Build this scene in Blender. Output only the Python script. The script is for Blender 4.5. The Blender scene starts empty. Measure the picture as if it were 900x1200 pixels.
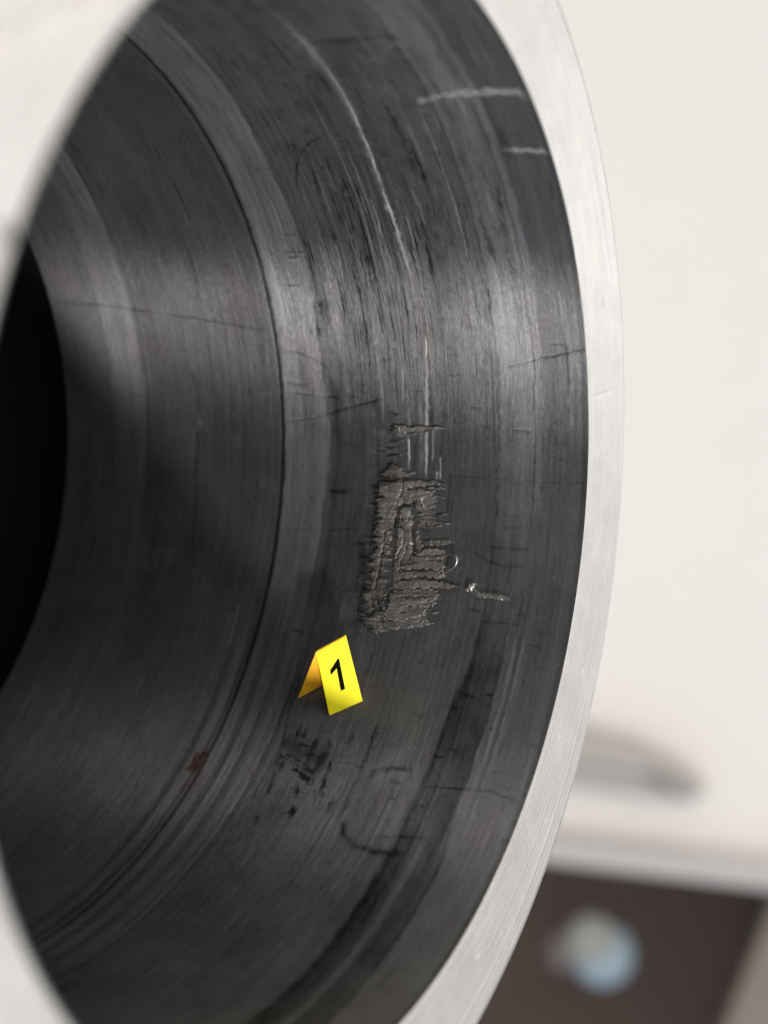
import bpy, bmesh, math
import numpy as np
from mathutils import Matrix, Vector

# ------------------------------------------------------------------ units
# The bore has radius 1 in "bore units"; one unit is S metres.  Bore axes: x right, y up, z out of the mouth.
S = 0.1
def B(p):                                   # bore units -> Blender metres (axis of the bore along -Y)
    p = np.asarray(p, float)
    return np.stack([p[..., 0], -p[..., 2], p[..., 1]], -1) * S
CAM = np.array([-2.2836087, 0.0832194, 1.2594168])
RGT = np.array([0.4799636, 0.0831808, 0.8733361])
UPV = np.array([-0.0173430, 0.9961999, -0.0853517])
FWD = np.array([0.8771170, -0.0258194, -0.4795823])
F = 1744.7
rng = np.random.default_rng(7)

scene = bpy.context.scene
# ------------------------------------------------------------------ camera
cd = bpy.data.cameras.new('camera')
cam = bpy.data.objects.new('camera', cd); scene.collection.objects.link(cam); scene.camera = cam
r_, u_, f_, c_ = B(RGT) / S, B(UPV) / S, B(FWD) / S, B(CAM)
cam.matrix_world = Matrix(((r_[0], u_[0], -f_[0], c_[0]), (r_[1], u_[1], -f_[1], c_[1]), (r_[2], u_[2], -f_[2], c_[2]), (0, 0, 0, 1)))
cd.sensor_fit = 'VERTICAL'; cd.sensor_height = 36.0; cd.sensor_width = 27.0
cd.lens = 36.0 * F / 1200.0
cd.clip_start = 0.005; cd.clip_end = 50
cd.dof.use_dof = True; cd.dof.focus_distance = 3.55 * S; cd.dof.aperture_fstop = 7.0
# ------------------------------------------------------------------ world and lamps
w = bpy.data.worlds.new('World'); scene.world = w; w.use_nodes = True
bg = w.node_tree.nodes['Background']; bg.inputs[1].default_value = 0.785
_nt = w.node_tree; _tc = _nt.nodes.new('ShaderNodeTexCoord'); _sp = _nt.nodes.new('ShaderNodeSeparateXYZ'); _mr = _nt.nodes.new('ShaderNodeMapRange'); _mx = _nt.nodes.new('ShaderNodeMix'); _mx.data_type = 'RGBA'
_mr.inputs[1].default_value = -.8; _mr.inputs[2].default_value = .8
_mx.inputs[6].default_value = (.90, .945, 1.0, 1); _mx.inputs[7].default_value = (1.0, .955, .90, 1)   # a pale room: cooler bench side, warmer ceiling side
_nt.links.new(_tc.outputs['Generated'], _sp.inputs[0]); _nt.links.new(_sp.outputs[2], _mr.inputs[0]); _nt.links.new(_mr.outputs[0], _mx.inputs[0]); _nt.links.new(_mx.outputs[2], bg.inputs[0])
def area(name, pos, target, size, sizey, power, col):
    ld = bpy.data.lights.new(name, 'AREA'); ld.shape = 'RECTANGLE'; ld.size = size * S; ld.size_y = sizey * S
    ld.energy = power; ld.color = col
    o = bpy.data.objects.new(name, ld); scene.collection.objects.link(o)
    p = Vector(B(pos)); t = Vector(B(target)); o.location = p
    o.rotation_euler = (t - p).to_track_quat('-Z', 'Y').to_euler(); return o
area('ceiling_lamp', (-2.0, 9.0, 7.0), (0.5, 0, 0), 4, 4, 3.5, (1.0, 0.96, 0.90))
area('streak_lamp', (-4.6, -5.6, 5.2), (1, .4, -.6), 0.6, 0.6, 9.5, (1.0, 0.96, 0.92))  # unseen lamp added low on the left for the streak along the bore
area('rim_highlight_lamp', (9.5, 2.0, 5.6), (1, .2, 0), 2.0, 2.2, 0.6, (1.0, 0.98, 0.95))  # unseen lamp added to put a highlight on the right rim
scene.view_settings.view_transform = 'Standard'; scene.view_settings.look = 'None'
scene.view_settings.exposure = 0.2; scene.view_settings.gamma = 1.0
try:
    scene.cycles.use_denoising = True; scene.cycles.max_bounces = 8
except Exception: pass

# ------------------------------------------------------------------ helpers
def ray(x, y):
    d = RGT * ((x - 450) / F) + UPV * (-(y - 600) / F) + FWD
    return d
def at(x, y, D): return CAM + ray(x, y) * D          # point at depth D
def surf(x, y, R=1.0):                               # a place on the bore wall as (angle, depth)
    d = ray(x, y); a = d[0]**2 + d[1]**2; b = 2 * (CAM[0]*d[0] + CAM[1]*d[1]); c = CAM[0]**2 + CAM[1]**2 - R*R
    t = (-b + math.sqrt(max(b*b - 4*a*c, 0))) / (2*a); X = CAM + t * d
    return math.atan2(X[1], X[0]), X[2]
def rim_at(x, y):                                    # a place on the front face z = 0
    d = ray(x, y); t = -CAM[2] / d[2]; return CAM + t * d

def link(name, me, mat, parent=None):
    o = bpy.data.objects.new(name, me); scene.collection.objects.link(o)
    if mat: me.materials.append(mat)
    if parent: o.parent = parent
    return o
def empty(name, loc, label, cat, group=None):
    o = bpy.data.objects.new(name, None); scene.collection.objects.link(o); o.location = Vector(loc)
    o.empty_display_size = 0.01; o['label'] = label; o['category'] = cat
    if group: o['group'] = group
    return o
def setw(o, parent):                                 # keep world place under a moved empty
    o.parent = parent; o.matrix_parent_inverse = Matrix.Translation(-parent.location)
def grid_mesh(name, co, wrap=False, attrs=None, uv=None, keep=None, flip=False, smooth=True):
    """co: (n, m, 3) bore-unit points.  wrap joins the first axis to itself."""
    n, m = co.shape[:2]
    idx = np.arange(n * m).reshape(n, m)
    a = idx if wrap else idx[:-1]
    b = np.roll(idx, -1, 0) if wrap else idx[1:]
    q = np.stack([a[:, :-1], b[:, :-1], b[:, 1:], a[:, 1:]], -1)
    if keep is not None: q = q[keep]
    q = q.reshape(-1, 4)
    if flip: q = q[:, ::-1]
    pts = B(co.reshape(-1, 3))
    if keep is not None:
        used = np.unique(q); rem = np.full(n * m, -1); rem[used] = np.arange(len(used)); q = rem[q]; pts = pts[used]
    else: used = None
    me = bpy.data.meshes.new(name)
    me.vertices.add(len(pts)); me.vertices.foreach_set('co', pts.astype(np.float32).ravel())
    me.loops.add(q.size); me.loops.foreach_set('vertex_index', q.astype(np.int32).ravel())
    me.polygons.add(len(q)); me.polygons.foreach_set('loop_start', np.arange(0, q.size, 4, dtype=np.int32))
    if smooth: me.polygons.foreach_set('use_smooth', np.ones(len(q), bool))
    me.update(calc_edges=True)
    for k, v in (attrs or {}).items():
        v = v.reshape(-1)
        if used is not None: v = v[used]
        at_ = me.attributes.new(k, 'FLOAT', 'POINT'); at_.data.foreach_set('value', v.astype(np.float32))
    if uv is not None:
        u = uv.reshape(-1, 2)
        if used is not None: u = u[used]
        lay = me.uv_layers.new(name='UVMap'); lay.data.foreach_set('uv', u[q.ravel()].astype(np.float32).ravel())
    return me
def smooth01(t): t = np.clip(t, 0, 1); return t * t * (3 - 2 * t)
def vnoise(th, z, ct, cz, seed):                     # value noise, cells ct (radians) by cz (units)
    r = np.random.default_rng(seed); G = r.random((512, 512))
    a = th / ct + 1000.37; b = z / cz + 1000.71
    ia, ib = np.floor(a).astype(int), np.floor(b).astype(int); fa, fb = smooth01(a - ia), smooth01(b - ib)
    g = lambda i, j: G[i % 512, j % 512]
    return (g(ia, ib)*(1-fa)*(1-fb) + g(ia+1, ib)*fa*(1-fb) + g(ia, ib+1)*(1-fa)*fb + g(ia+1, ib+1)*fa*fb) * 2 - 1

# ------------------------------------------------------------------ materials
def mat(name): 
    m = bpy.data.materials.new(name); m.use_nodes = True; nt = m.node_tree
    return m, nt, nt.nodes['Principled BSDF']
def N(nt, t, **k):
    n = nt.nodes.new(t)
    for a, v in k.items():
        if a.startswith('i_'): n.inputs[int(a[2:])].default_value = v
        else: setattr(n, a, v)
    return n
def mapped_noise(nt, coord, scale, nscale=1.0, detail=3.0, rough=.6):
    mp = N(nt, 'ShaderNodeMapping'); mp.inputs['Scale'].default_value = scale; nt.links.new(coord, mp.inputs['Vector'])
    no = N(nt, 'ShaderNodeTexNoise'); no.inputs['Scale'].default_value = nscale; no.inputs['Detail'].default_value = detail; no.inputs['Roughness'].default_value = rough
    nt.links.new(mp.outputs[0], no.inputs['Vector']); return no.outputs[0]
def math_(nt, op, a, b=None, clamp=False):
    n = N(nt, 'ShaderNodeMath', operation=op); n.use_clamp = clamp
    for i, v in enumerate((a, b)):
        if v is None: continue
        if isinstance(v, (int, float)): n.inputs[i].default_value = v
        else: nt.links.new(v, n.inputs[i])
    return n.outputs[0]

def bore_material(name, base, metallic, rough, aniso):
    m, nt, p = mat(name); L = nt.links.new
    uv = N(nt, 'ShaderNodeUVMap'); uv.uv_map = 'UVMap'; UV = uv.outputs[0]
    tone = N(nt, 'ShaderNodeAttribute', attribute_name='tone').outputs['Fac']
    gloss = N(nt, 'ShaderNodeAttribute', attribute_name='gloss').outputs['Fac']
    stain = N(nt, 'ShaderNodeAttribute', attribute_name='stain').outputs['Fac']
    # UV: u = angle (rad), v = depth
    fine = mapped_noise(nt, UV, (14, 700, 1), 1, 4, .7)          # circumferential hairlines
    mid = mapped_noise(nt, UV, (60, 200, 1), 1, 5, .75)
    grain = mapped_noise(nt, UV, (190, 420, 1), 1, 4, .75)
    blot = mapped_noise(nt, UV, (4, 5, 1), 1, 4, .6)
    brush = N(nt, 'ShaderNodeAttribute', attribute_name='brush').outputs['Fac']
    v = math_(nt, 'ADD', math_(nt, 'MULTIPLY', math_(nt, 'MULTIPLY', math_(nt, 'SUBTRACT', fine, .5), .8), brush), math_(nt, 'MULTIPLY', math_(nt, 'SUBTRACT', mid, .5), .6))
    v = math_(nt, 'ADD', v, math_(nt, 'MULTIPLY', math_(nt, 'SUBTRACT', grain, .5), 1.5))
    v = math_(nt, 'ADD', v, math_(nt, 'MULTIPLY', math_(nt, 'SUBTRACT', blot, .5), .5))
    v = math_(nt, 'MAXIMUM', math_(nt, 'ADD', v, 1.0), 0.25)
    v = math_(nt, 'MULTIPLY', v, tone)
    hue = N(nt, 'ShaderNodeMix', data_type='RGBA'); L(blot, hue.inputs[0])
    hue.inputs[6].default_value = (base[0]*1.10, base[1]*1.0, base[2]*.93, 1); hue.inputs[7].default_value = (base[0]*.94, base[1]*1.0, base[2]*1.06, 1)
    sc = N(nt, 'ShaderNodeVectorMath', operation='SCALE'); L(hue.outputs[2], sc.inputs[0]); L(v, sc.inputs[3])
    st = N(nt, 'ShaderNodeMix', data_type='RGBA'); L(stain, st.inputs[0]); L(sc.outputs[0], st.inputs[6]); st.inputs[7].default_value = (.055, .018, .014, 1)
    gl = N(nt, 'ShaderNodeMix', data_type='RGBA'); L(gloss, gl.inputs[0]); L(st.outputs[2], gl.inputs[6]); gl.inputs[7].default_value = (.62, .60, .57, 1)
    L(gl.outputs[2], p.inputs['Base Color'])
    L(math_(nt, 'MULTIPLY', math_(nt, 'SUBTRACT', 1.0, math_(nt, 'MULTIPLY', gloss, .8), True), metallic), p.inputs['Metallic'])
    rr = math_(nt, 'ADD', math_(nt, 'MULTIPLY', math_(nt, 'SUBTRACT', mid, .5), .22), rough)
    L(math_(nt, 'SUBTRACT', rr, math_(nt, 'MULTIPLY', gloss, .08), True), p.inputs['Roughness'])
    L(math_(nt, 'MULTIPLY', math_(nt, 'SUBTRACT', 1.0, gloss, True), aniso), p.inputs['Anisotropic'])
    p.inputs['Anisotropic Rotation'].default_value = .25
    tg = N(nt, 'ShaderNodeTangent', direction_type='UV_MAP', uv_map='UVMap'); L(tg.outputs[0], p.inputs['Tangent'])
    h = math_(nt, 'ADD', math_(nt, 'MULTIPLY', math_(nt, 'MULTIPLY', fine, .9), brush), math_(nt, 'ADD', math_(nt, 'MULTIPLY', mid, .8), math_(nt, 'MULTIPLY', grain, .25)))
    bp = N(nt, 'ShaderNodeBump'); bp.inputs['Strength'].default_value = .30; bp.inputs['Distance'].default_value = .0016 * S
    L(h, bp.inputs['Height']); L(bp.outputs[0], p.inputs['Normal'])
    return m
M_bore = bore_material('worn_dark_steel', (.148, .150, .156), .80, .315, 1.0)
M_gall = bore_material('galled_steel', (.138, .134, .128), .45, .50, .1)

def ring_metal(name, base, rough, streak=1.0):
    m, nt, p = mat(name); L = nt.links.new
    tc = N(nt, 'ShaderNodeTexCoord').outputs['Object']
    sp = N(nt, 'ShaderNodeSeparateXYZ'); L(tc, sp.inputs[0])
    rad = math_(nt, 'SQRT', math_(nt, 'ADD', math_(nt, 'MULTIPLY', sp.outputs[0], sp.outputs[0]), math_(nt, 'MULTIPLY', sp.outputs[2], sp.outputs[2])))
    ang = math_(nt, 'ARCTAN2', sp.outputs[2], sp.outputs[0])
    cb = N(nt, 'ShaderNodeCombineXYZ'); L(rad, cb.inputs[0]); L(ang, cb.inputs[1]); L(sp.outputs[1], cb.inputs[2])
    ln = mapped_noise(nt, cb.outputs[0], (3200, 2.5, 3200), 1, 3, .7)
    big = mapped_noise(nt, cb.outputs[0], (900, 1.2, 900), 1, 2, .6)
    gr = mapped_noise(nt, tc, (1500, 1500, 1500), 1, 4, .7)
    blo = mapped_noise(nt, tc, (90, 90, 90), 1, 4, .6)
    v = math_(nt, 'ADD', math_(nt, 'MULTIPLY', math_(nt, 'SUBTRACT', ln, .5), .42*streak), math_(nt, 'MULTIPLY', math_(nt, 'SUBTRACT', gr, .5), .28))
    v = math_(nt, 'ADD', v, math_(nt, 'MULTIPLY', math_(nt, 'SUBTRACT', blo, .5), .34))
    v = math_(nt, 'ADD', v, 1.0)
    c = N(nt, 'ShaderNodeVectorMath', operation='SCALE'); c.inputs[0].default_value = base; L(v, c.inputs[3]); L(c.outputs[0], p.inputs['Base Color'])
    p.inputs['Metallic'].default_value = .8
    L(math_(nt, 'ADD', math_(nt, 'MULTIPLY', math_(nt, 'SUBTRACT', gr, .5), .3), rough, True), p.inputs['Roughness'])
    bp = N(nt, 'ShaderNodeBump'); bp.inputs['Strength'].default_value = .5; bp.inputs['Distance'].default_value = .003 * S
    L(math_(nt, 'ADD', math_(nt, 'ADD', ln, big), math_(nt, 'MULTIPLY', gr, .4)), bp.inputs['Height']); L(bp.outputs[0], p.inputs['Normal'])
    return m
M_rim = ring_metal('turned_bright_metal', (.655, .640, .622), .42)
M_edge = ring_metal('chamfer_metal', (.61, .60, .585), .38, .6)
def plain(name, col, rough=.6, metallic=0., var=.15, scale=60., bump=0.):
    m, nt, p = mat(name); L = nt.links.new
    tc = N(nt, 'ShaderNodeTexCoord').outputs['Object']
    n = mapped_noise(nt, tc, (scale, scale, scale), 1, 4, .6)
    v = math_(nt, 'ADD', math_(nt, 'MULTIPLY', math_(nt, 'SUBTRACT', n, .5), var), 1.0)
    c = N(nt, 'ShaderNodeVectorMath', operation='SCALE'); c.inputs[0].default_value = col; L(v, c.inputs[3]); L(c.outputs[0], p.inputs['Base Color'])
    p.inputs['Roughness'].default_value = rough; p.inputs['Metallic'].default_value = metallic
    if bump:
        bp = N(nt, 'ShaderNodeBump'); bp.inputs['Strength'].default_value = bump; bp.inputs['Distance'].default_value = .002 * S
        L(n, bp.inputs['Height']); L(bp.outputs[0], p.inputs['Normal'])
    return m
M_hole = plain('hole_darkness', (.03, .029, .03), .55, .0, .5, 60)  # near-black colour stands in for the unlit depth behind the bore
M_burr = plain('torn_bright_steel', (.30, .29, .275), .35, .8, .5, 900, .8)
M_yel = plain('yellow_card', (1.0, .90, .002), .55, 0, .03, 80)
M_org = plain('orange_card_back', (.95, .48, .012), .6, 0, .04, 80)
M_ink = plain('black_ink', (.002, .002, .002), .9)
M_ink.node_tree.nodes['Principled BSDF'].inputs['Specular IOR Level'].default_value = .1
M_white = plain('cream_paint', (.90, .862, .81), .6, 0, .03, 8)
M_brown = plain('dark_brown_laminate', (.074, .053, .043), .95, 0, .25, 10)
M_lip_shade = plain('grey_lip_shade', (.56, .54, .525), .7, 0, .05, 10)  # grey for the shade painted along the panel's lower lip
M_taupe = plain('taupe_plain', (.47, .445, .42), .7, 0, .1, 20)
M_beige = plain('beige_post', (.24, .21, .175), .6, 0, .1, 10)
M_blue = plain('pale_blue_plastic', (.30, .39, .46), .4, 0, .1, 20)
M_tan = plain('tan_highlight', (.32, .32, .30), .5, 0, .1, 20)
M_grey = plain('grey_plastic', (.16, .14, .13), .5, 0, .1, 20)

# ------------------------------------------------------------------ wear painted into the wall grid
DEPTH = 1.5725
th_d = np.radians(np.linspace(-102, 100, 1400)); th_c = np.radians(np.linspace(100, 258, 110))[1:-1]
TH = np.concatenate([th_d, th_c])
cuts = [0.0, -.030, -.134, -.225, -.700, -.838, -.856, -1.290, -1.402, -DEPTH]
zs = [0.0]
for a, b in zip(cuts[:-1], cuts[1:]):
    n = max(5, int(round(abs(b - a) / (.0019 if -.701 < b < -.226 else .0029 if b > -.86 else .0045))))
    zs += list(np.linspace(a, b, n + 1)[1:])
ZZ = np.array(zs)
T, Z = np.meshgrid(TH, ZZ, indexing='ij')
D_ = np.degrees(T)
tone = np.ones_like(T); gloss = np.zeros_like(T); stain = np.zeros_like(T); H = np.zeros_like(T)   # H > 0 stands proud into the bore
def band(a, b, soft=.004): return smooth01((Z - a) / soft + .5) * smooth01((b - Z) / soft + .5)
def ramp(lo, hi): return smooth01((D_ - lo) / (hi - lo))
wob = vnoise(T, Z, .5, .3, 3) * .004
edge_n = vnoise(T, Z, .03, .02, 4) * .004 + vnoise(T, Z, .01, .01, 5) * .002
Zb = Z + edge_n
def bandn(a, b, soft=.004): return smooth01((Zb - a) / soft + .5) * smooth01((b - Zb) / soft + .5)
up = ramp(-12, 12)
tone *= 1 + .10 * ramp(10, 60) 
sv = (.8 + .30 * vnoise(T, Z, .35, .012, 301) + .25 * vnoise(T, Z, .12, .03, 302) + .22 * vnoise(T, Z, .05, .006, 303))
tone += bandn(-.838, -.712 + .012 * vnoise(T, Z * 0, .25, 1, 304), .005) * (.92 * ramp(-28, 8) + .05) * sv
tone += sv * bandn(-1.402, -1.292, .010) * (.55 * ramp(-10, 22) + .12)
tone += bandn(-.226, -.138, .005) * sv * (.64 * ramp(-10, 10) + .30 * ramp(20, 50) * vnoise(T, Z, .5, .012, 8))
tone += bandn(-.133, -.116, .004) * (.55 * ramp(-4, 6))
tone += bandn(-.32, -.226, .03) * .16 * ramp(0, 50)
lowr = 1 - ramp(-24, -10); vl = 1 - ramp(-52, -40)
tone -= bandn(-.262 + .03 * ramp(-34, -16), -.150 + .02 * vl, .008) * .46 * lowr
tone += band(-.150, -.01, .01) * .16 * lowr + band(-.55, -.262, .06) * .10 * lowr
tone -= np.exp(-((Z + edge_n*.4 + .253 - .03 * ramp(-34, -16)) / .009) ** 2) * .20 * lowr
tone += np.exp(-((Z + edge_n * .5 + .197) / .010) ** 2) * .62 * vl + np.exp(-((Zb + .215) / .004) ** 2) * .14 * lowr
tone -= np.exp(-((Zb + .130) / .007) ** 2) * .30 * vl
for zc, wd, a_ in ((-.131, .0035, .9), (-.150, .003, .45), (-.110, .0032, .8), (-.140, .004, -.25), (-.120, .004, -.25)):
    tone += np.exp(-((Z + edge_n * .4 - zc) / wd) ** 2) * a_ * lowr * (1 - vl) * (.7 + .5 * vnoise(T, Z, .1, .5, 79))
tone -= band(-.115, -.004, .006) * .12 * ramp(-20, 40)
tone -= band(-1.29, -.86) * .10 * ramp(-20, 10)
tone -= bandn(-.695, -.60, .02) * .22 * ramp(-20, -5) * (1 - ramp(16, 34))
tone += bandn(-.66, -.625, .02) * .15 * ramp(10, 30)
tone -= band(-.012, .0, .006) * .25
# parallel worn ridges low on the wall behind the contact band
low = 1 - ramp(-30, -12)
for zc, wd, a in ((-.868, .010, -.35), (-.895, .006, .12), (-.915, .012, -.30), (-.945, .008, .06), (-.812, .012, -.34), (-.790, .005, .10), (-.765, .012, -.25), (-.735, .006, .06), (-.70, .008, -.22), (-.66, .02, -.08)):
    g = np.exp(-((Z + wob * 1.6 - zc) / wd) ** 2); q = low * (.55 + .45 * vnoise(T, Z, .25, .2, int(-zc * 1000)))
    tone += a * g * q; H += a * .006 * g * low
# the turned groove
g = np.exp(-((Z + .847) / .0055) ** 2); H -= .0014 * g; tone -= .85 * g * (.55 + .45 * ramp(-60, -5))
g = np.exp(-((Zb + .228) / .004) ** 2); tone -= .22 * g * (1 - lowr)
g = np.exp(-((Z + .7) / .004) ** 2); tone -= .22 * g * (.5 + .5 * vnoise(T, Z, .08, .3, 77))
g = np.exp(-((Z + edge_n + .136) / .0035) ** 2); tone -= .34 * (1 - lowr) * g * (.4 + .6 * vnoise(T, Z, .09, .3, 78)).clip(0, 1)
# circumferential streaks, coarse to fine
for ct, cz, a, sd in ((.9, .018, .06, 11), (.5, .008, .06, 12), (.25, .005, .06, 13), (.09, .004, .06, 14), (.02, .004, .08, 19)):
    tone += a * vnoise(T, Z, ct, cz, sd)
tone += .10 * vnoise(T, Z, .16, .12, 15) + .07 * vnoise(T, Z, .05, .05, 16)
tone -= band(-.70, -.2, .05) * .16 * (vnoise(T, Z, .06, .035, 17) * .6 + vnoise(T, Z, .02, .018, 18) * .6).clip(0, 1) * ramp(0, 30) * 2
mot = vnoise(T, Z, .10, .06, 101) * .5 + vnoise(T, Z, .04, .03, 102) * .35 + vnoise(T, Z, .015, .012, 103) * .3
tone += (.05 + .13 * band(-.70, -.12, .05)) * mot
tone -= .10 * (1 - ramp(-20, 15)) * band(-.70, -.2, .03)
H += .0003 * vnoise(T, Z, .6, .010, 21) + .00015 * vnoise(T, Z, .05, .006, 22)

def stroke(pts, wth, dt=0., dg=0., dh=0., ds=0., surfc=False, rag=0., seed=0, taper=True):
    """A mark along pts (photo marks measured on the wall, or (angle, depth) pairs); wth half width in units."""
    P = np.array(pts if surfc else [surf(*p) for p in pts]); 
    W = np.broadcast_to(np.asarray(wth, float), (len(P),)) if np.ndim(wth) else np.full(len(P), wth)
    m = W.max() * 3 + .004
    i0, i1 = np.searchsorted(th_d, [P[:, 0].min() - m, P[:, 0].max() + m])
    zi = np.where((Z[0] > P[:, 1].min() - m) & (Z[0] < P[:, 1].max() + m))[0]
    if i1 <= i0 or len(zi) == 0: return
    s = (slice(i0, i1), slice(zi[0], zi[-1] + 1)); t, z = T[s], Z[s]
    if rag: 
        t = t + vnoise(t, z, .012, .012, seed + 50) * rag; z = z + vnoise(t, z, .010, .010, seed + 51) * rag
    best = np.zeros_like(t); tot = np.concatenate([[0], np.cumsum(np.linalg.norm(np.diff(P, axis=0), axis=1))]); Ltot = max(tot[-1], 1e-6)
    for k in range(len(P) - 1):
        d = P[k + 1] - P[k]; l2 = d @ d + 1e-12
        u = np.clip(((t - P[k, 0]) * d[0] + (z - P[k, 1]) * d[1]) / l2, 0, 1)
        dist = np.hypot(t - P[k, 0] - u * d[0], z - P[k, 1] - u * d[1]); ww = W[k] + (W[k + 1] - W[k]) * u
        a = np.exp(-(dist / ww) ** 2)
        if taper:
            f = (tot[k] + u * math.sqrt(l2)) / Ltot; a = a * np.clip(np.minimum(f, 1 - f) * 8 + .25, 0, 1)
        best = np.maximum(best, a)
    if rag: best = best * np.clip(.88 + .38 * vnoise(T[s], Z[s], .03, .02, seed + 52), 0, 1.2)
    tone[s] += dt * best; gloss[s] = np.maximum(gloss[s], dg * best); H[s] += dh * best; stain[s] = np.maximum(stain[s], ds * best)

# bright axial rubs at the mouth
for o in (0, 2.2, 4.4): stroke([(486, 116+o), (515, 111+o), (545, 107+o), (575, 105+o), (600, 106+o), (619, 111+o)], (.0018, .002, .003, .004, .004, .003), dt=.9, dg=.36, rag=.0055, seed=int(o*10))
for o in (0, 2.5): stroke([(590, 174+o), (612, 176+o), (630, 175+o), (643, 177+o)], (.002, .003, .004, .003), dt=.9, dg=.30, rag=.0055, seed=31+int(o))
# the long pale scratch running round the middle of the bore
stroke([(320, 14), (345, 38), (372, 68), (396, 102), (420, 150), (438, 196), (452, 238)], (.008, .011, .013, .012, .009, .006, .004), dt=.65, dg=.16, rag=.006, seed=1)
stroke([(372, 66), (400, 106), (424, 155), (441, 200), (456, 242), (470, 288), (483, 330), (490, 372)], (.003,)*8, dt=.3, dg=.6, rag=.0025, seed=2)
stroke([(448, 225), (462, 262), (476, 300), (486, 338), (494, 380), (500, 430), (501, 475)], (.004, .006, .007, .007, .006, .006, .006), dt=.8, dg=.42, rag=.006, seed=3, taper=False)
stroke([(488, 372), (492, 410), (494, 450), (494, 490), (494, 555)], .009, dt=.45, dg=.10, rag=.006, seed=6)
stroke([(470, 330), (474, 380), (477, 430), (478, 480), (480, 550)], .004, dt=.5, dg=.22, rag=.004, seed=7)
stroke([(498, 380), (500, 430), (500, 470), (499, 558)], .0028, dt=.8, dg=.7, rag=.002, seed=8)
stroke([(390, 410), (392, 360), (385, 320), (376, 290)], .022, dt=.42, rag=.010, seed=9)
stroke([(434, 232), (448, 276), (460, 318), (468, 352)], .0026, dt=.4, dg=.4, rag=.002, seed=4)
stroke([(484, 292), (492, 322), (497, 350)], .0022, dg=.5, rag=.003, seed=5)
r2 = np.random.default_rng(21)
zg = np.concatenate([r2.normal(-.52, .07, 34), r2.uniform(-.69, -.23, 26)])
for k, z0 in enumerate(zg):                           # long rub grooves, broken along their length
    a0 = math.radians(r2.uniform(8, 34)); Ln = r2.uniform(.15, .55); br = r2.random() < .55
    pts_ = [(a0 + Ln * q, z0 + .0012 * math.sin(q * 9 + k)) for q in np.linspace(0, 1, 7)]
    stroke(pts_, r2.uniform(.0012, .0024), dt=(r2.uniform(.2, .6) if br else -r2.uniform(.3, .7)), dg=(r2.uniform(0, .25) if br else 0), rag=.0015, seed=800 + k, surfc=True)
for k in range(170):                                  # short hairline scratches round the rubbed area
    x = r2.normal(440, 48); y = r2.normal(355, 60); 
    if k % 3 == 0: x = r2.uniform(345, 590); y = r2.uniform(60, 500)
    t0, z0 = surf(x, y); Ln = r2.uniform(.02, .12)
    br = r2.random() < .5
    stroke([(t0, z0), (t0 + Ln * .5, z0 + r2.normal(0, .001)), (t0 + Ln, z0 + r2.normal(0, .003))], r2.uniform(.0012, .0022), dt=(.35 if br else -.6), dg=(r2.uniform(0, .3) if br else 0), dh=-.0002, surfc=True)
for k in range(900):                                  # the same all round, sparser and fainter
    t0 = r2.uniform(-1.6, 1.5); z0 = r2.uniform(-1.5, -.02); Ln = r2.uniform(.01, .12); a = r2.normal(0, .22)
    stroke([(t0, z0), (t0 + Ln, z0 + r2.normal(0, .003))], r2.uniform(.0016, .003), dt=a, surfc=True)
for k in range(150):                                  # small dark nicks lying along the axis
    x = r2.uniform(330, 660); y = r2.uniform(380, 960); t0, z0 = surf(x, y); Ln = r2.uniform(.008, .04)
    stroke([(t0, z0), (t0 + r2.normal(0, .003), z0 + Ln)], r2.uniform(.002, .0035), dt=-r2.uniform(.15, .5), rag=.002, seed=k, surfc=True)
for k in range(60):
    x = r2.uniform(300, 470); y = r2.uniform(50, 340); t0, z0 = surf(x, y)
    stroke([(t0, z0), (t0 + r2.normal(0, .012), z0 + r2.normal(0, .012))], .0025, dt=r2.choice([-.5, .5]), rag=.005, seed=k + 300, surfc=True)
for x, y0, y1, g_ in ((479, 513, 550, .5), (499, 395, 420, .6), (500, 440, 456, .6), (472, 430, 470, .35), (499, 478, 560, .38), (507, 500, 540, .32), (516, 535, 562, .45), (512, 552, 566, .4), (543, 333, 378, .34), (538, 340, 360, .3), (548, 345, 384, .26), (552, 380, 408, .2), (453, 330, 380, .2), (425, 315, 360, .22), (432, 340, 400, .2)):
    stroke([(x, y0), (x + .5, (y0+y1)/2), (x, y1)], .0024, dt=.5, dg=min(1, g_*1.7), rag=.002, seed=int(x))
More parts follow.
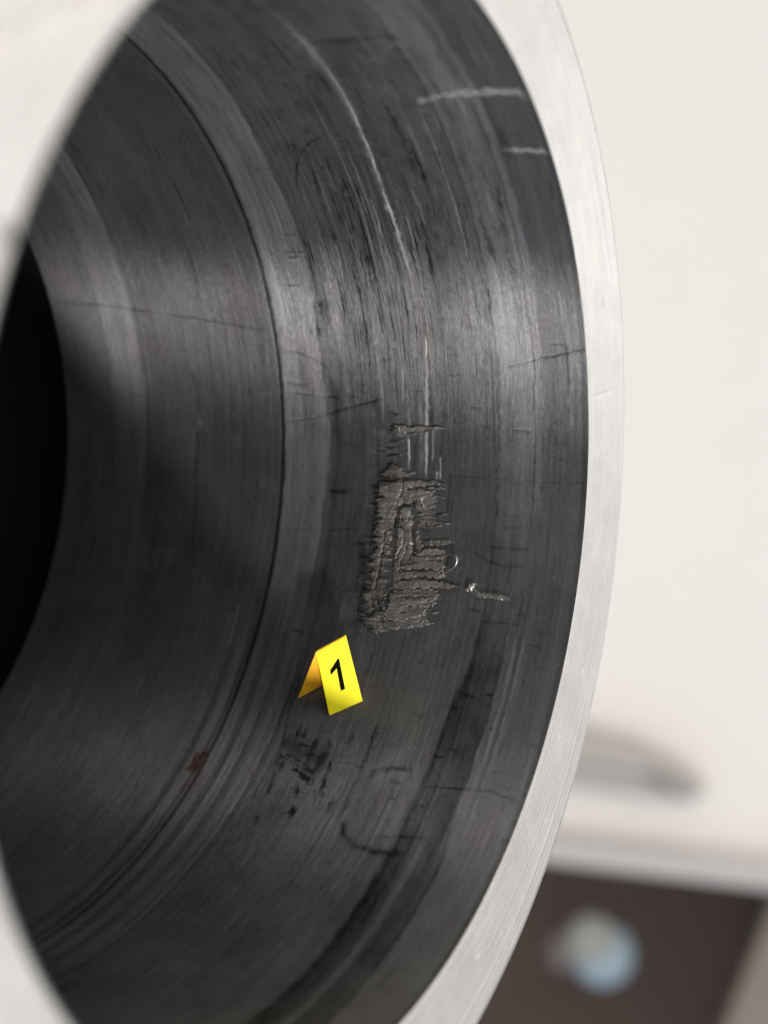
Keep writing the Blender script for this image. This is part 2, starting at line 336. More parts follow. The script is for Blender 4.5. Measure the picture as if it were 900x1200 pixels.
# dark marks: lines lying across the wall
DK = [([(366, 49), (400, 47), (450, 43), (470, 44)], .0045, -.7), ([(398, 88), (430, 86), (478, 84)], .0025, -.3),
      ([(332, 411), (350, 413), (366, 419), (380, 428), (388, 434)], .0045, -.62), ([(335, 494), (370, 489), (405, 478), (450, 466)], .003, -.5),
      ([(336, 446), (350, 450), (362, 450)], .004, -.4), ([(335, 459), (365, 462), (398, 466)], .0025, -.45), ([(300, 462), (318, 462), (334, 457)], .002, .3),
      ([(590, 430), (620, 424), (655, 416), (688, 409)], .0025, -.55), ([(480, 556), (560, 560), (640, 565), (688, 566)], .002, -.25),
      ([(66, 354), (120, 358), (180, 366), (240, 375), (310, 387)], .0028, -.45), ([(575, 641), (600, 643), (620, 643)], .003, -.4), ([(556, 648), (572, 658), (590, 663), (612, 664)], .0035, -.45),
      ([(600, 504), (622, 505)], .0035, -.5), ([(590, 619), (608, 618)], .003, -.35), ([(560, 728), (590, 730), (610, 733)], .0025, -.4),
      ([(500, 922), (540, 925), (575, 928), (612, 941)], .0028, -.55), ([(585, 985), (604, 986)], .0035, -.4), ([(430, 905), (455, 900), (482, 905)], .003, -.35), ([(400, 958), (403, 978), (415, 990), (440, 998), (472, 1000)], .009, -.75), ([(432, 912), (440, 906), (455, 902), (478, 900)], .008, -.65), ([(480, 895), (481, 915)], .003, -.5), ([(483, 925), (480, 945), (470, 965)], .012, -.4), ([(430, 980), (470, 980), (510, 982)], .003, -.25),
      ([(225, 435), (231, 460), (233, 485)], .006, -.4), ([(231, 505), (232, 530), (228, 560)], .007, -.5), ([(228, 560), (227, 600), (225, 645)], .0035, -.4), ([(234, 490), (236, 500)], .006, .7),
      ([(160, 641), (180, 644), (205, 646)], .003, .35), ([(380, 432), (388, 450), (394, 470), (394, 520)], .010, -.32), ([(340, 620), (380, 622), (420, 618)], .003, -.3), ([(385, 575), (398, 576), (412, 574)], .004, -.4), ([(362, 580), (368, 590)], .004, -.4),
      ([(348, 222), (347, 200), (351, 182), (358, 171), (366, 165), (374, 172)], .0035, -.55), ([(366, 165), (380, 160)], .003, -.5), ([(356, 196), (362, 214), (372, 215)], .003, -.45),
      ([(336, 276), (346, 275)], .004, -.7), ([(336, 297), (356, 296)], .004, -.8), ([(338, 303), (352, 301)], .0035, -.7), ([(337, 336), (348, 335)], .003, -.6), ([(341, 310), (344, 330)], .003, -.4), ([(341, 311), (342, 314)], .004, .9),
      ([(300, 560), (303, 580)], .004, -.35), ([(152, 460), (165, 463)], .007, -.35), ([(297, 580), (305, 590)], .005, -.3)]
for i, (p, w_, a) in enumerate(DK): stroke(p, w_, dt=a, dh=-.0003 if a < 0 else 0, rag=.0018, seed=400 + i)
# dark drawn streaks on the upper right of the wall
stroke([(514, 118), (522, 132), (528, 148), (538, 172), (548, 200)], (.007, .014, .012, .010, .008), dt=-.8, rag=.005, seed=500)
stroke([(548, 200), (558, 232), (566, 262), (576, 292), (584, 316)], (.008, .007, .006, .006, .005), dt=-.75, rag=.005, seed=501)
stroke([(494, 150), (520, 200), (540, 250), (552, 300)], .005, dt=-.5, rag=.006, seed=502)
stroke([(560, 180), (580, 235), (596, 290), (604, 330)], .005, dt=-.55, rag=.008, seed=503)
for i in range(26):
    x = r2.uniform(470, 600); y = r2.uniform(120, 330); t0, z0 = surf(x, y); Ln = r2.uniform(.04, .16)
    stroke([(t0, z0), (t0 + Ln / 2, z0 + r2.normal(0, .002)), (t0 + Ln, z0 + r2.normal(0, .003))], r2.uniform(.003, .006), dt=-r2.uniform(.2, .5), rag=.005, seed=520 + i, surfc=True)
for i in range(40):
    x = r2.normal(372, 26); y = r2.uniform(150, 420); t0, z0 = surf(x, y); Ln = r2.uniform(.01, .07)
    stroke([(t0, z0), (t0 + Ln, z0 + r2.normal(0, .004))], r2.uniform(.003, .007), dt=-r2.uniform(.2, .55), rag=.007, seed=560 + i, surfc=True)
stroke([(506, 35), (520, 50), (540, 62)], .006, dt=-.3, rag=.008, seed=504)
stroke([(460, 40), (480, 60), (497, 88)], .005, dt=-.3, rag=.006, seed=505)
stroke([(430, 0), (470, 30), (505, 75), (530, 120)], .022, dt=.22, rag=.01, seed=506)
stroke([(590, 240), (606, 300), (616, 360), (621, 440)], (.004, .005, .004, .003), dt=.28, dg=.03, rag=.004, seed=507)
stroke([(604, 760), (596, 800), (580, 850), (568, 888)], .0035, dt=.45, rag=.002, seed=508)
stroke([(616, 740), (606, 790), (592, 840), (578, 885)], .0028, dt=.35, rag=.002, seed=509)
stroke([(628, 620), (618, 690), (605, 760)], .003, dt=.22, rag=.002, seed=510)
stroke([(440, 760), (425, 800), (405, 850), (388, 895), (370, 930)], .006, dt=-.25, rag=.006, seed=511)
stroke([(352, 790), (340, 830), (330, 868)], .004, dt=-.5, rag=.004, seed=512)
# smear of drag marks under the card
stroke([(328, 868), (343, 873), (358, 881), (372, 890), (381, 892)], (.016, .022, .026, .026, .014), dt=-.62, rag=.005, seed=620)
stroke([(386, 866), (383, 880), (378, 892), (368, 905), (364, 918)], (.005, .010, .014, .010, .006), dt=-.62, rag=.005, seed=622)
stroke([(326, 883), (342, 890), (356, 898), (366, 905)], .0065, dt=-.8, rag=.003, seed=623)
stroke([(330, 884), (346, 892), (360, 901)], .003, dt=.75, dg=.12, rag=.003, seed=624)
stroke([(322, 890), (330, 896), (336, 898)], .014, dt=-.5, rag=.006, seed=625)
stroke([(344, 900), (354, 908), (364, 915)], .006, dt=-.9, rag=.003, seed=626)
stroke([(348, 909), (358, 915), (364, 920)], .004, dt=-.55, rag=.005, seed=627)
for x, y in ((350, 860), (357, 858), (370, 873), (386, 900), (349, 925), (345, 948), (341, 952), (320, 910), (317, 924), (381, 918), (377, 932), (387, 945), (302, 960), (348, 930), (412, 866)):
    stroke([(x + 2, y - 6), (x, y), (x - 2, y + 6)], .0055, dt=-.6, rag=.006, seed=int(x + y))
stroke([(443, 845), (436, 870), (425, 898), (412, 925), (400, 950)], .005, dt=-.5, rag=.005, seed=628)
for i in range(46):
    x = r2.uniform(255, 420); y = r2.uniform(890, 1010); t0, z0 = surf(x, y)
    stroke([(t0, z0), (t0 - .02, z0 + r2.normal(0, .004))], .003, dt=-r2.uniform(.1, .4), rag=.005, seed=640 + i, surfc=True)
# finger-wiped arc, paler inside
stroke([(430, 925), (460, 905), (490, 925), (470, 960), (440, 950)], .060, dt=.30, seed=700)
stroke([(465, 905), (462, 930), (455, 955)], .010, dt=-.12, seed=701)
# reddish smears
stroke([(236, 882), (230, 892), (224, 903)], .019, ds=.9, dt=-.1, rag=.01, seed=710)
stroke([(244, 900), (228, 915), (205, 935)], .012, ds=.40, dt=.1, rag=.015, seed=711)
stroke([(310, 880), (300, 900), (285, 920)], .014, ds=.16, dt=.08, rag=.015, seed=712)
stroke([(238, 884), (242, 890)], .003, dt=.7, seed=713)
# black smudge beside the torn patch
stroke([(452, 540), (440, 590), (430, 640), (424, 690), (420, 735)], .022, dt=-.48, rag=.012, seed=720)
for i in range(60):
    x = r2.normal(428, 9) + 0; y = r2.uniform(500, 740); x += (740 - y) * .12 - 10; t0, z0 = surf(x, y)
    stroke([(t0, z0), (t0 + r2.normal(0, .002), z0 + r2.uniform(.01, .035))], .0025, dt=r2.choice([-.5, -.35, .4]), rag=.003, seed=730 + i, surfc=True)
stroke([(440, 470), (455, 500)], .025, dt=-.22, rag=.012, seed=721)

tone = np.clip(tone, .12, 2.6); 
R0 = 1.0 - H
brush = .25 + .75 * ramp(-14, 18)
WALL = np.stack([R0 * np.cos(T), R0 * np.sin(T), Z], -1)

# ------------------------------------------------------------------ the bored ring
ring = empty('bored_metal_ring', (0, 0, 0), 'large bright metal ring with a scored dark bore, filling the photo', 'machine part')
UVW = np.stack([T, Z], -1)
names = ['mouth_edge', 'mouth_land', 'outer_wear_track', 'middle_wear_track', 'pale_contact_band', 'turned_groove', 'rear_land', 'rear_pale_band', 'rear_edge_land']
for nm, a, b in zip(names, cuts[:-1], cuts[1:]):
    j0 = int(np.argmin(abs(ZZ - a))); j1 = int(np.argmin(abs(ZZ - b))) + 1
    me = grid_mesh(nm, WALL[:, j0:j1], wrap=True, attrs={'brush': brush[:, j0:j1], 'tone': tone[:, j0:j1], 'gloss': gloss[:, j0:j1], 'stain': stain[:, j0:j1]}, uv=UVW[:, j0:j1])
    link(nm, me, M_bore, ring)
def revolve(name, prof, material, n=360, nick=None, smooth=True):
    t = np.linspace(0, 2*np.pi, n, endpoint=False); pr = np.array(prof, float)
    co = np.stack([pr[None, :, 0] * np.cos(t)[:, None], pr[None, :, 0] * np.sin(t)[:, None], np.broadcast_to(pr[None, :, 1], (n, len(pr)))], -1)
    if nick is not None: co = nick(co, t)
    return link(name, grid_mesh(name, co, wrap=True, smooth=smooth, flip=True), material, ring)
RO = 1.2761
# front face: fine mesh with turned steps and a few dents
rr = np.concatenate([np.linspace(1.0002, 1.006, 4), np.linspace(1.01, 1.232, 110)])
prof = [(r, -.004 * (1 - min(1, (r - 1.0) / .006)) ** 1 + .0006 * math.sin(r * 410) * math.sin(r * 97) - .0012 * math.exp(-((r - 1.168) / .0016) ** 2) - .0014 * math.exp(-((r - 1.196) / .0014) ** 2) + .0006 * math.exp(-((r - 1.182) / .002) ** 2)) for r in rr]
def dents(co, t):
    r = np.random.default_rng(5)
    rad = np.hypot(co[..., 0], co[..., 1])
    spots = [(*rim_at(x, y)[:2], s) for x, y, s in ((705, 190, .005), (683, 785, .006), (707, 357, .005), (692, 700, .003), (655, 860, .004), (665, 128, .004), (712, 535, .004), (560, 1120, .005), (640, 960, .004), (604, 60, .004))]
    for _ in range(60):
        a = r.uniform(-1.6, 1.6); q = r.uniform(1.02, 1.225); spots.append((q*math.cos(a), q*math.sin(a), r.uniform(.002, .0035)))
    for X, Y, s in spots:
        d = np.hypot(co[..., 0] - X, co[..., 1] - Y); co[..., 2] -= (rad < 1.222) * .0035 * np.exp(-(d / s) ** 2) * (s / .004)
    for (ax, ay), (bx, by), wd, dp in (((-1.03, .527), (-.83, .648), .006, .006), ((.985, .30), (1.12, .33), .0022, .0015), ((.80, -.66), (.86, -.72), .0025, .002), ((.99, -.02), (1.03, -.035), .002, .0015)):   # scratches across the face
        u = np.clip(((co[..., 0]-ax)*(bx-ax) + (co[..., 1]-ay)*(by-ay)) / ((bx-ax)**2 + (by-ay)**2), 0, 1)
        co[..., 2] -= dp * np.exp(-(np.hypot(co[..., 0]-ax-u*(bx-ax), co[..., 1]-ay-u*(by-ay)) / wd) ** 2) * (rad < 1.222)
    return co
revolve('front_face', prof, M_rim, 1400, dents)
e = prof[-1]
revolve('outer_chamfer', [e, (1.236, -.0015), (1.258, -.008), (1.268, -.015), (RO, -.030)], M_edge, 720)
revolve('outer_wall', [(RO, -.030), (RO, -.6), (RO, -1.2), (RO, -DEPTH - .9)], M_rim, 360)
revolve('rear_counterbore', [(1.0, -DEPTH), (.999, -DEPTH - .006), (1.14, -DEPTH - .012), (1.15, -DEPTH - .4), (1.15, -DEPTH - .88), (.0005, -DEPTH - .885)][::-1], M_hole, 240, smooth=False)
revolve('rear_face', [(RO, -DEPTH - .9), (.9, -DEPTH - .905), (.0005, -DEPTH - .905)], M_edge, 240, smooth=False)

# ------------------------------------------------------------------ torn (galled) patch, its own dense relief
tt = np.linspace(math.radians(-19.5), math.radians(15.5), 680); zz = np.linspace(-.640, -.300, 430)
PT, PZ = np.meshgrid(tt, zz, indexing='ij')
def outline(pts):
    A = sorted(surf(*p) for p in pts); A = np.array(A); return lambda t: np.interp(t, A[:, 0], A[:, 1])
# each torn shelf: outline as measured on the wall, lift, softness of its edge, raggedness
SH = [
 ([(472, 562), (508, 563), (511, 575), (510, 600), (513, 617), (489, 619), (486, 600), (484, 591), (470, 592)], .0042, .004, 1.4),
 ([(486, 646), (521, 645), (519, 668), (516, 692), (506, 706), (499, 720), (500, 736), (455, 739), (450, 715), (456, 690), (472, 664)], .0042, .004, 1.4),
 ([(455, 503), (462, 496), (480, 498), (500, 498), (520, 499), (524, 502), (512, 505), (495, 507), (485, 511), (468, 514), (456, 509)], .0060, .004, 1.2),
 ([(456, 484), (463, 482), (469, 486), (463, 489)], .003, .003, 1.0), ([(455, 515), (474, 516), (475, 519), (455, 519)], .003, .003, 1.0),
 ([(452, 523), (472, 523), (474, 526), (454, 527)], .003, .003, 1.), ([(450, 531), (469, 530), (471, 534), (452, 536)], .003, .003, 1.),
 ([(452, 546), (463, 539), (471, 545), (475, 552), (487, 552), (487, 557), (470, 561), (451, 562), (449, 555)], .0050, .006, 1.0),
 ([(444, 563), (472, 560), (478, 561), (474, 585), (467, 596), (464, 625), (459, 650), (454, 680), (451, 700), (448, 716), (436, 722), (421, 714), (424, 698), (429, 680), (433, 655), (436, 640), (439, 620), (441, 600), (440, 585), (444, 575)], .0062, .014, 1.5),
 ([(469, 598), (478, 591), (484, 592), (484, 612), (484, 648), (479, 656), (474, 672), (471, 685), (458, 691), (460, 660), (466, 625)], .0070, .004, .5),
 ([(473, 562), (490, 562), (518, 563), (521, 570), (522, 576), (505, 578), (488, 580), (478, 592), (470, 594)], .0085, .004, .8),
 ([(490, 581), (520, 580), (522, 584), (500, 587), (492, 586)], .0050, .003, 1.0), ([(486, 590), (500, 591), (514, 595), (500, 598), (487, 598)], .0055, .003, 1.),
 ([(488, 600), (518, 600), (523, 604), (505, 607), (489, 607)], .0062, .003, 1.2), ([(487, 609), (505, 608), (520, 610), (533, 614), (520, 617), (500, 620), (487, 618)], .0066, .004, 1.2),
 ([(484, 620), (492, 621), (494, 633), (498, 641), (490, 648), (485, 646)], .0040, .004, .8), ([(494, 632), (508, 631), (529, 631), (528, 637), (512, 641), (497, 641)], .0060, .003, 1.0),
 ([(484, 653), (497, 643), (512, 642), (524, 644), (522, 656), (505, 657), (486, 661)], .0125, .004, .4), ([(472, 662), (500, 656), (521, 657), (520, 668), (517, 678), (480, 681), (470, 675)], .0090, .004, .7),
 ([(466, 680), (490, 679), (518, 679), (530, 684), (545, 686), (546, 691), (520, 692), (495, 694), (457, 694), (458, 688)], .0075, .004, 1.2),
 ([(453, 695), (480, 694), (506, 696), (515, 703), (500, 707), (470, 708), (452, 710)], .0060, .004, 1.0), ([(451, 711), (475, 710), (500, 712), (496, 722), (480, 726), (449, 727)], .0075, .004, .7),
 ([(497, 715), (519, 716), (512, 719), (499, 720)], .004, .003, 1.), ([(449, 728), (470, 727), (504, 729), (504, 734), (480, 737), (460, 739), (449, 736)], .0055, .004, 1.2),
 ([(421, 714), (436, 718), (452, 714), (451, 738), (446, 746), (434, 742), (424, 728)], .0040, .012, 1.8)]
def inside(poly, t, z):
    P = np.array([surf(*p) for p in poly]); n = len(P); d2 = np.full(t.shape, 1e9); ins = np.zeros(t.shape, bool)
    for i in range(n):
        a_, b_ = P[i], P[(i + 1) % n]; e_ = b_ - a_
        u = np.clip(((t - a_[0]) * e_[0] + (z - a_[1]) * e_[1]) / (e_ @ e_ + 1e-12), 0, 1)
        d2 = np.minimum(d2, (t - a_[0] - u * e_[0]) ** 2 + (z - a_[1] - u * e_[1]) ** 2)
        c = (a_[0] > t) != (b_[0] > t); ins ^= c & (z < (b_[1] - a_[1]) * (t - a_[0]) / (b_[0] - a_[0] + 1e-12) + a_[1])
    return np.where(ins, 1, -1) * np.sqrt(d2)
rg = .005 * vnoise(PT, PZ, .0035, .05, 31) + .007 * vnoise(PT, PZ, .009, .04, 32) + .005 * vnoise(PT, PZ, .003, .006, 33)
tw = .0022 * vnoise(PT, PZ, .01, .012, 34) + .001 * vnoise(PT, PZ, .004, .004, 35)
warp = vnoise(PT, PZ, .05, .07, 40) * .010 + vnoise(PT, PZ, .02, .03, 41) * .004
def lam(cell, seed, asym=.75):                       # torn laminations: uneven shelves lying along the axis
    a = (PT + warp) / cell; i = np.floor(a).astype(int); f = a - i; r = np.random.default_rng(seed); hh = r.random(4096)
    h0 = hh[i % 4096]; h1 = hh[(i + 1) % 4096]; return h0 + (h1 - h0) * smooth01((f - asym) / (1 - asym))
dn = np.full_like(PT, -1.); h = np.zeros_like(PT)
for poly, lift, sf, rag in SH:
    P = np.array([surf(*p) for p in poly]); m_ = .05
    i0, i1 = np.searchsorted(tt, [P[:, 0].min() - m_, P[:, 0].max() + m_]); j0, j1 = np.searchsorted(zz, [P[:, 1].min() - m_, P[:, 1].max() + m_])
    w_ = (slice(i0, i1), slice(j0, j1)); d = inside(poly, PT[w_] + tw[w_], PZ[w_] + rg[w_] * rag)
    dn[w_] = np.maximum(dn[w_], d); tilt = 1 + 6 * (PT[w_] - P[:, 0].mean())
    h[w_] = np.maximum(h[w_], lift * tilt.clip(.6, 1.4) * smooth01(d / sf))
mask = smooth01(dn / .004)
lf = smooth01((surf(462, 620)[1] - PZ) / .02 + .5)
h += (.0016 * (lam(.0115, 43, .6) - .5) * (1 - lf) + .0020 * vnoise(PT, PZ, .016, .030, 44) + .0009 * vnoise(PT, PZ, .005, .012, 45) + .0007 * vnoise(PT, PZ, .0022, .005, 46)) * mask
h += lf * mask * (.0016 * vnoise(PT, PZ, .004, .022, 47) + .0010 * abs(vnoise(PT, PZ, .018, .006, 48)) + .0008 * vnoise(PT, PZ, .002, .008, 49))
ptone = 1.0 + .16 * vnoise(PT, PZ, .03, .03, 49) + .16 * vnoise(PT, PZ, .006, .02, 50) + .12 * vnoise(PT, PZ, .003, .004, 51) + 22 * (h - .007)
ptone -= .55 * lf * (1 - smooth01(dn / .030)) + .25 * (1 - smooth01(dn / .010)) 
pgloss = np.zeros_like(PT)
def pst(pts, wd, dh, dt=0, dg=0, rag=.004, seed=0):
    global h, ptone, pgloss
    P = np.array([surf(*p) for p in pts]); t = PT + vnoise(PT, PZ, .010, .010, 900 + seed) * rag; z = PZ + vnoise(PT, PZ, .008, .008, 950 + seed) * rag
    best = np.zeros_like(t)
    for k in range(len(P) - 1):
        d = P[k+1] - P[k]; u = np.clip(((t - P[k, 0]) * d[0] + (z - P[k, 1]) * d[1]) / (d @ d + 1e-12), 0, 1)
        best = np.maximum(best, np.exp(-(np.hypot(t - P[k, 0] - u*d[0], z - P[k, 1] - u*d[1]) / wd) ** 2))
    h = h + dh * best; ptone = ptone + dt * best; pgloss = np.maximum(pgloss, dg * best)
cr = [([(466, 597), (463, 620), (461, 650), (456, 680), (452, 712)], .0042, .012), ([(485, 588), (485, 615), (486, 648)], .0042, .012), ([(466, 597), (474, 592), (484, 592)], .003, .006),
      ([(472, 604), (470, 616), (474, 622), (475, 634), (472, 642), (466, 650), (462, 662)], .0024, .004), ([(478, 640), (472, 655), (468, 670)], .0022, .004), ([(448, 650), (445, 670), (440, 690)], .003, .006), ([(452, 620), (450, 650)], .0025, .004),
      ([(474, 566), (470, 580), (464, 592)], .0024, .004), ([(478, 573), (500, 570), (518, 569)], .0026, .006), ([(500, 574), (520, 575)], .003, .006), ([(470, 668), (500, 669), (518, 668)], .0024, .005), ([(486, 650), (505, 652), (520, 651)], .0018, .003),
      ([(470, 679), (500, 678), (518, 680)], .003, .006), ([(458, 690), (490, 691), (540, 690)], .0022, .005), ([(470, 700), (490, 701), (506, 699)], .0022, .004), ([(468, 718), (476, 716)], .0026, .004), ([(482, 600), (478, 612)], .0022, .003), ([(490, 604), (518, 604)], .0018, .003), ([(500, 611), (500, 617), (512, 614), (522, 616)], .002, .003), ([(500, 634), (502, 640)], .002, .003), ([(508, 633), (509, 640)], .002, .003), ([(516, 633), (517, 639)], .002, .003),
      ([(470, 500), (472, 512)], .0022, .003), ([(478, 508), (495, 505), (515, 504)], .002, .004), ([(444, 704), (448, 716)], .003, .005), ([(436, 700), (440, 716)], .0025, .004)]
for i, (p, w_, dp) in enumerate(cr): pst(p, w_, -dp, -.75, seed=i)
for i, (p, w_) in enumerate([([(478, 562), (500, 562), (517, 562)], .0030), ([(486, 648), (497, 643), (520, 643)], .0030), ([(452, 711), (480, 710), (499, 712)], .0024), ([(462, 497), (490, 499), (518, 500)], .0026), ([(462, 728), (480, 728), (500, 729)], .0024), ([(494, 584), (497, 592)], .0026), ([(461, 640), (458, 662), (458, 682)], .0024)]): pst(p, w_, .003, .35, .10, seed=40+i)
pst([(482, 636), (484, 638)], .0022, .003, .5, .6, rag=0)
h = h * .74
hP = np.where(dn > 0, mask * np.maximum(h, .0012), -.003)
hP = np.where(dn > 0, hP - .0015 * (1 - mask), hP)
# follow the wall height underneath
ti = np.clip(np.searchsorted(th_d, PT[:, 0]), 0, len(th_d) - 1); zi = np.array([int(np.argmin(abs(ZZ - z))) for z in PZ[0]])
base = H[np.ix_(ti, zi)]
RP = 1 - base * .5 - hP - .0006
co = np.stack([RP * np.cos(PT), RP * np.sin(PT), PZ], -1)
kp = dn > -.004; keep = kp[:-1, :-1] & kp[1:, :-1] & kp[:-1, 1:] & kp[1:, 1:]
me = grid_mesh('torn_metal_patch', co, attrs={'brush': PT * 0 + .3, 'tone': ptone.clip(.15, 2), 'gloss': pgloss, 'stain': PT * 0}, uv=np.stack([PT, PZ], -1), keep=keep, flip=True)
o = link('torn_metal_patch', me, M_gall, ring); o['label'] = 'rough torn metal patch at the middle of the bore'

def wallp(t, z, h=0.): return np.array([(1 - h) * math.cos(t), (1 - h) * math.sin(t), z])
def tube(name, pts, rad, material, parent, seg=10, lump=0., sub=6, sx=1.0):
    pts = np.array(pts, float); k = np.linspace(0, len(pts) - 1, (len(pts) - 1) * sub + 1)
    P = np.stack([np.interp(k, range(len(pts)), pts[:, i]) for i in range(3)], -1)
    for _ in range(2): P[1:-1] = (P[:-2] + 2 * P[1:-1] + P[2:]) / 4
    Rr = np.interp(k, range(len(pts)), rad); tan = np.gradient(P, axis=0); tan /= np.linalg.norm(tan, axis=1)[:, None]
    nrm = -P.copy(); nrm[:, 2] = 0; nrm -= (nrm * tan).sum(1)[:, None] * tan; nrm /= np.linalg.norm(nrm, axis=1)[:, None]; bi = np.cross(tan, nrm)
    a = np.linspace(0, 2*np.pi, seg, endpoint=False); r = np.random.default_rng(len(pts) * 7 + int(rad[0] * 1e5))
    J = 1 + lump * (r.random((seg, len(P))) - .5)
    co = P[None] + (np.cos(a)[:, None, None] * nrm[None] * sx + np.sin(a)[:, None, None] * bi[None]) * (Rr[None] * J)[..., None]
    return link(name, grid_mesh(name, co, wrap=True, flip=False), material, parent)
# curled sliver of metal, and the burr trailing from the patch
cp = [(522, 649), (530, 650), (538, 652), (541, 658), (538, 664), (530, 668), (523, 671)]
hh_ = [.006, .016, .022, .026, .022, .012, .006]
tube('metal_curl', [wallp(*surf(*p), h_) for p, h_ in zip(cp, hh_)], [.0015, .0025, .0038, .0042, .0038, .003, .002], M_burr, ring, lump=.3)
tube('metal_burr', [wallp(*surf(*p), .004) for p in ((546, 692), (552, 688), (556, 684), (552, 692), (562, 697), (574, 698), (586, 700), (598, 702))], [.004, .010, .007, .006, .007, .0065, .007, .003], M_burr, ring, lump=1.1, seg=12, sub=8, sx=.7)
tube('metal_burr', [wallp(*surf(*p), .004) for p in ((519, 668), (520, 673), (521, 677))], [.002, .0035, .002], M_burr, ring, lump=.8)
# bright chip on the near edge of the mouth (far left)
t_c, z_c = math.atan2(rim_at(4, 274)[1], rim_at(4, 274)[0]), 0
rc = float(np.hypot(*rim_at(4, 274)[:2]))
bm = bmesh.new(); bmesh.ops.create_icosphere(bm, subdivisions=3, radius=.014 * S)
r3 = np.random.default_rng(3)
for v in bm.verts: v.co *= 1 + .35 * (r3.random() - .5); v.co.y *= .35
me = bpy.data.meshes.new('edge_chip'); bm.to_mesh(me); bm.free()
o = link('edge_chip', me, M_burr, ring); o.location = Vector(B(rim_at(4, 274)))

# ------------------------------------------------------------------ yellow folded number card standing in the bore
def wp(x, y, h=0.): t, z = surf(x, y); return wallp(t, z, h)
F1, F2, B1 = wp(386, 839, .001), wp(425, 822, .001), wp(349, 818, .001)
def on_ray(x, y, ref):                               # nearest point of a line of sight to ref
    d = ray(x, y); d = d / np.linalg.norm(d); return CAM + d * ((ref - CAM) @ d)
d0 = ray(370, 763); d0 = d0 / np.linalg.norm(d0); R1 = wp(370, 763) - d0 * .13
R2 = on_ray(405, 744, R1 + (F2 - F1)); B2 = B1 + (R2 - R1)
card = empty('number_card', B((F1 + B1 + F2 + B2) / 4), 'small folded yellow card with a black number standing below the torn patch', 'number card')
def slab(name, quad, thick, material, inner=None):
    q = [Vector(B(p)) for p in quad]; n = (q[1] - q[0]).cross(q[3] - q[0]).normalized()
    bm = bmesh.new(); a = [bm.verts.new(p) for p in q]; b = [bm.verts.new(p - n * thick * S) for p in q]
    fs = [bm.faces.new(a), bm.faces.new(b[::-1])] + [bm.faces.new((a[i], b[i], b[(i+1) % 4], a[(i+1) % 4])) for i in range(4)]
    ed = [e for e in bm.edges]
    bmesh.ops.bevel(bm, geom=ed, offset=.0011 * S, segments=2, affect='EDGES', profile=.5)
    bmesh.ops.recalc_face_normals(bm, faces=bm.faces)
    me = bpy.data.meshes.new(name); bm.to_mesh(me); bm.free(); o = link(name, me, material); setw(o, card); return o
slab('front_flap', [F1, F2, R2, R1], .0045, M_yel)
slab('rear_flap', [R1, R2, B2, B1], .0035, M_org)
# numeral, measured as fractions of the flap
TL, U_, V_ = np.array([275, 272.]), np.array([299, -167.]), np.array([134, 550.])
num = [(492, 322), (510, 315), (570, 572), (527, 592), (484, 402), (430, 465), (418, 428)]
A = np.linalg.inv(np.stack([U_, V_], 1)); nf = np.cross(B(F2) - B(F1), B(R1) - B(F1)); nf /= np.linalg.norm(nf)
pv = []
for p in num:
    u, v = A @ (np.array(p, float) - TL); pv.append(B(R1 + u * (R2 - R1) + v * (F1 - R1)) )
bm = bmesh.new(); toc = np.sign((B(CAM) - pv[0]) @ nf)
vs = [bm.verts.new(Vector(p + nf * toc * .0004 * S)) for p in pv]; f = bm.faces.new(vs)
ex = bmesh.ops.extrude_face_region(bm, geom=[f]); bmesh.ops.translate(bm, verts=[v for v in ex['geom'] if isinstance(v, bmesh.types.BMVert)], vec=Vector(nf * toc * .0006 * S))
bmesh.ops.recalc_face_normals(bm, faces=bm.faces); bmesh.ops.triangulate(bm, faces=bm.faces)
me = bpy.data.meshes.new('numeral'); bm.to_mesh(me); bm.free(); o = link('numeral', me, M_ink); setw(o, card)

# ------------------------------------------------------------------ background, far out of focus
DB = 30.0; KB = DB / 17.0
def hplane(q, D): return at(q[0], q[1], D)
def prism_from(name, pts, depth, D, material, parent=None, bevel=0., segs=6, label=None, cat=None):
    """A solid with the given outline (seen from the bench) at depth D, thick along the line of sight."""
    bm = bmesh.new(); fr = [bm.verts.new(Vector(B(at(x, y, D)))) for x, y in pts]
    bk = [bm.verts.new(Vector(B(at(x, y, D) + FWD * depth * KB))) for x, y in pts]; n = len(pts)
    front = bm.faces.new(fr); bm.faces.new(bk[::-1])
    for i in range(n): bm.faces.new((fr[i], bk[i], bk[(i+1) % n], fr[(i+1) % n]))
    bmesh.ops.recalc_face_normals(bm, faces=bm.faces)
    if bevel:
        bmesh.ops.bevel(bm, geom=list(front.edges), offset=bevel * KB * S, segments=segs, affect='EDGES', profile=.5)
    for f in bm.faces: f.smooth = bool(bevel)
    me = bpy.data.meshes.new(name); bm.to_mesh(me); bm.free(); o = link(name, me, material, parent)
    if label: o['label'] = label; o['category'] = cat
    return o
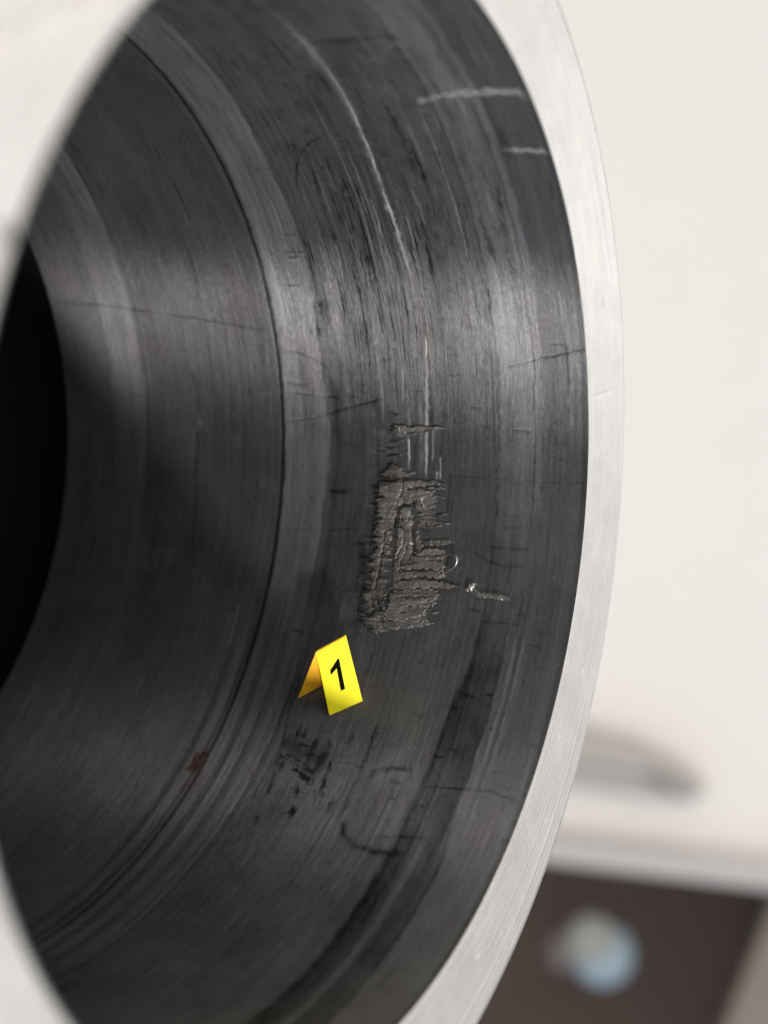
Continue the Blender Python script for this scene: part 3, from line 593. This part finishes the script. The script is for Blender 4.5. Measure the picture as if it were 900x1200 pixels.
prism_from('white_panel', [(-900, -900), (2600, -900), (2600, 1262), (900, 1040), (600, 1003), (-900, 820)], 2.0, DB, M_white, bevel=.45, segs=8,
           label='large cream white panel with a rounded lower edge filling the right background', cat='panel')
wp_ = bpy.data.objects['white_panel']
prism_from('lip_shade', [(-900, 795), (600, 976), (900, 1010), (2600, 1225), (2600, 1270), (900, 1046), (600, 1008), (-900, 828)], 1.0, DB - .35 * KB, M_lip_shade, parent=wp_, bevel=.14, segs=6)  # darker strip standing in for shade on the panel's rounded lower edge
prism_from('rounded_form', [(560, 850), (690, 856), (752, 872), (800, 896), (828, 918), (832, 936), (812, 945), (740, 938), (660, 926), (560, 918)], .8, DB - .5 * KB, M_taupe, bevel=.32, segs=8,
           label='blurred grey taupe rounded grip on the cream panel beside the ring', cat='form')  # rounded grey-taupe solid set proud of the cream panel
o = prism_from('wall', [(-1500, 700), (3200, 700), (3200, 3000), (-1500, 3000)], .5, DB + 2.05 * KB, M_brown); o['kind'] = 'structure'
prism_from('beige_post', [(918, 1035), (1100, 1050), (1000, 1400), (775, 1400)], .3, DB + .2, M_beige, bevel=.03, segs=3,
           label='blurred beige slanting post at the lower right corner', cat='post')
ball = empty('blue_knob', B(at(704, 1118, DB + .3)), 'blurred pale blue round knob with a tan highlight built on it against the dark brown', 'knob')
def blob(name, x, y, D, r, material, sc=(1, 1, 1)):
    bm = bmesh.new(); bmesh.ops.create_uvsphere(bm, u_segments=32, v_segments=20, radius=r * KB * S)
    for v in bm.verts: v.co = Vector((v.co.x * sc[0], v.co.y * sc[1], v.co.z * sc[2]))
    for f in bm.faces: f.smooth = True
    me = bpy.data.meshes.new(name); bm.to_mesh(me); bm.free(); o = link(name, me, material); o.location = Vector(B(at(x, y, D))); setw(o, ball); return o
blob('knob_body', 706, 1118, DB + .3, .36, M_blue)
blob('knob_highlight', 694, 1102, DB + .1, .29, M_tan)  # tan highlight of the knob, shaped as a separate sphere
blob('knob_neck', 662, 1114, DB + .5, .2, M_grey, (1, 1, 1.2))
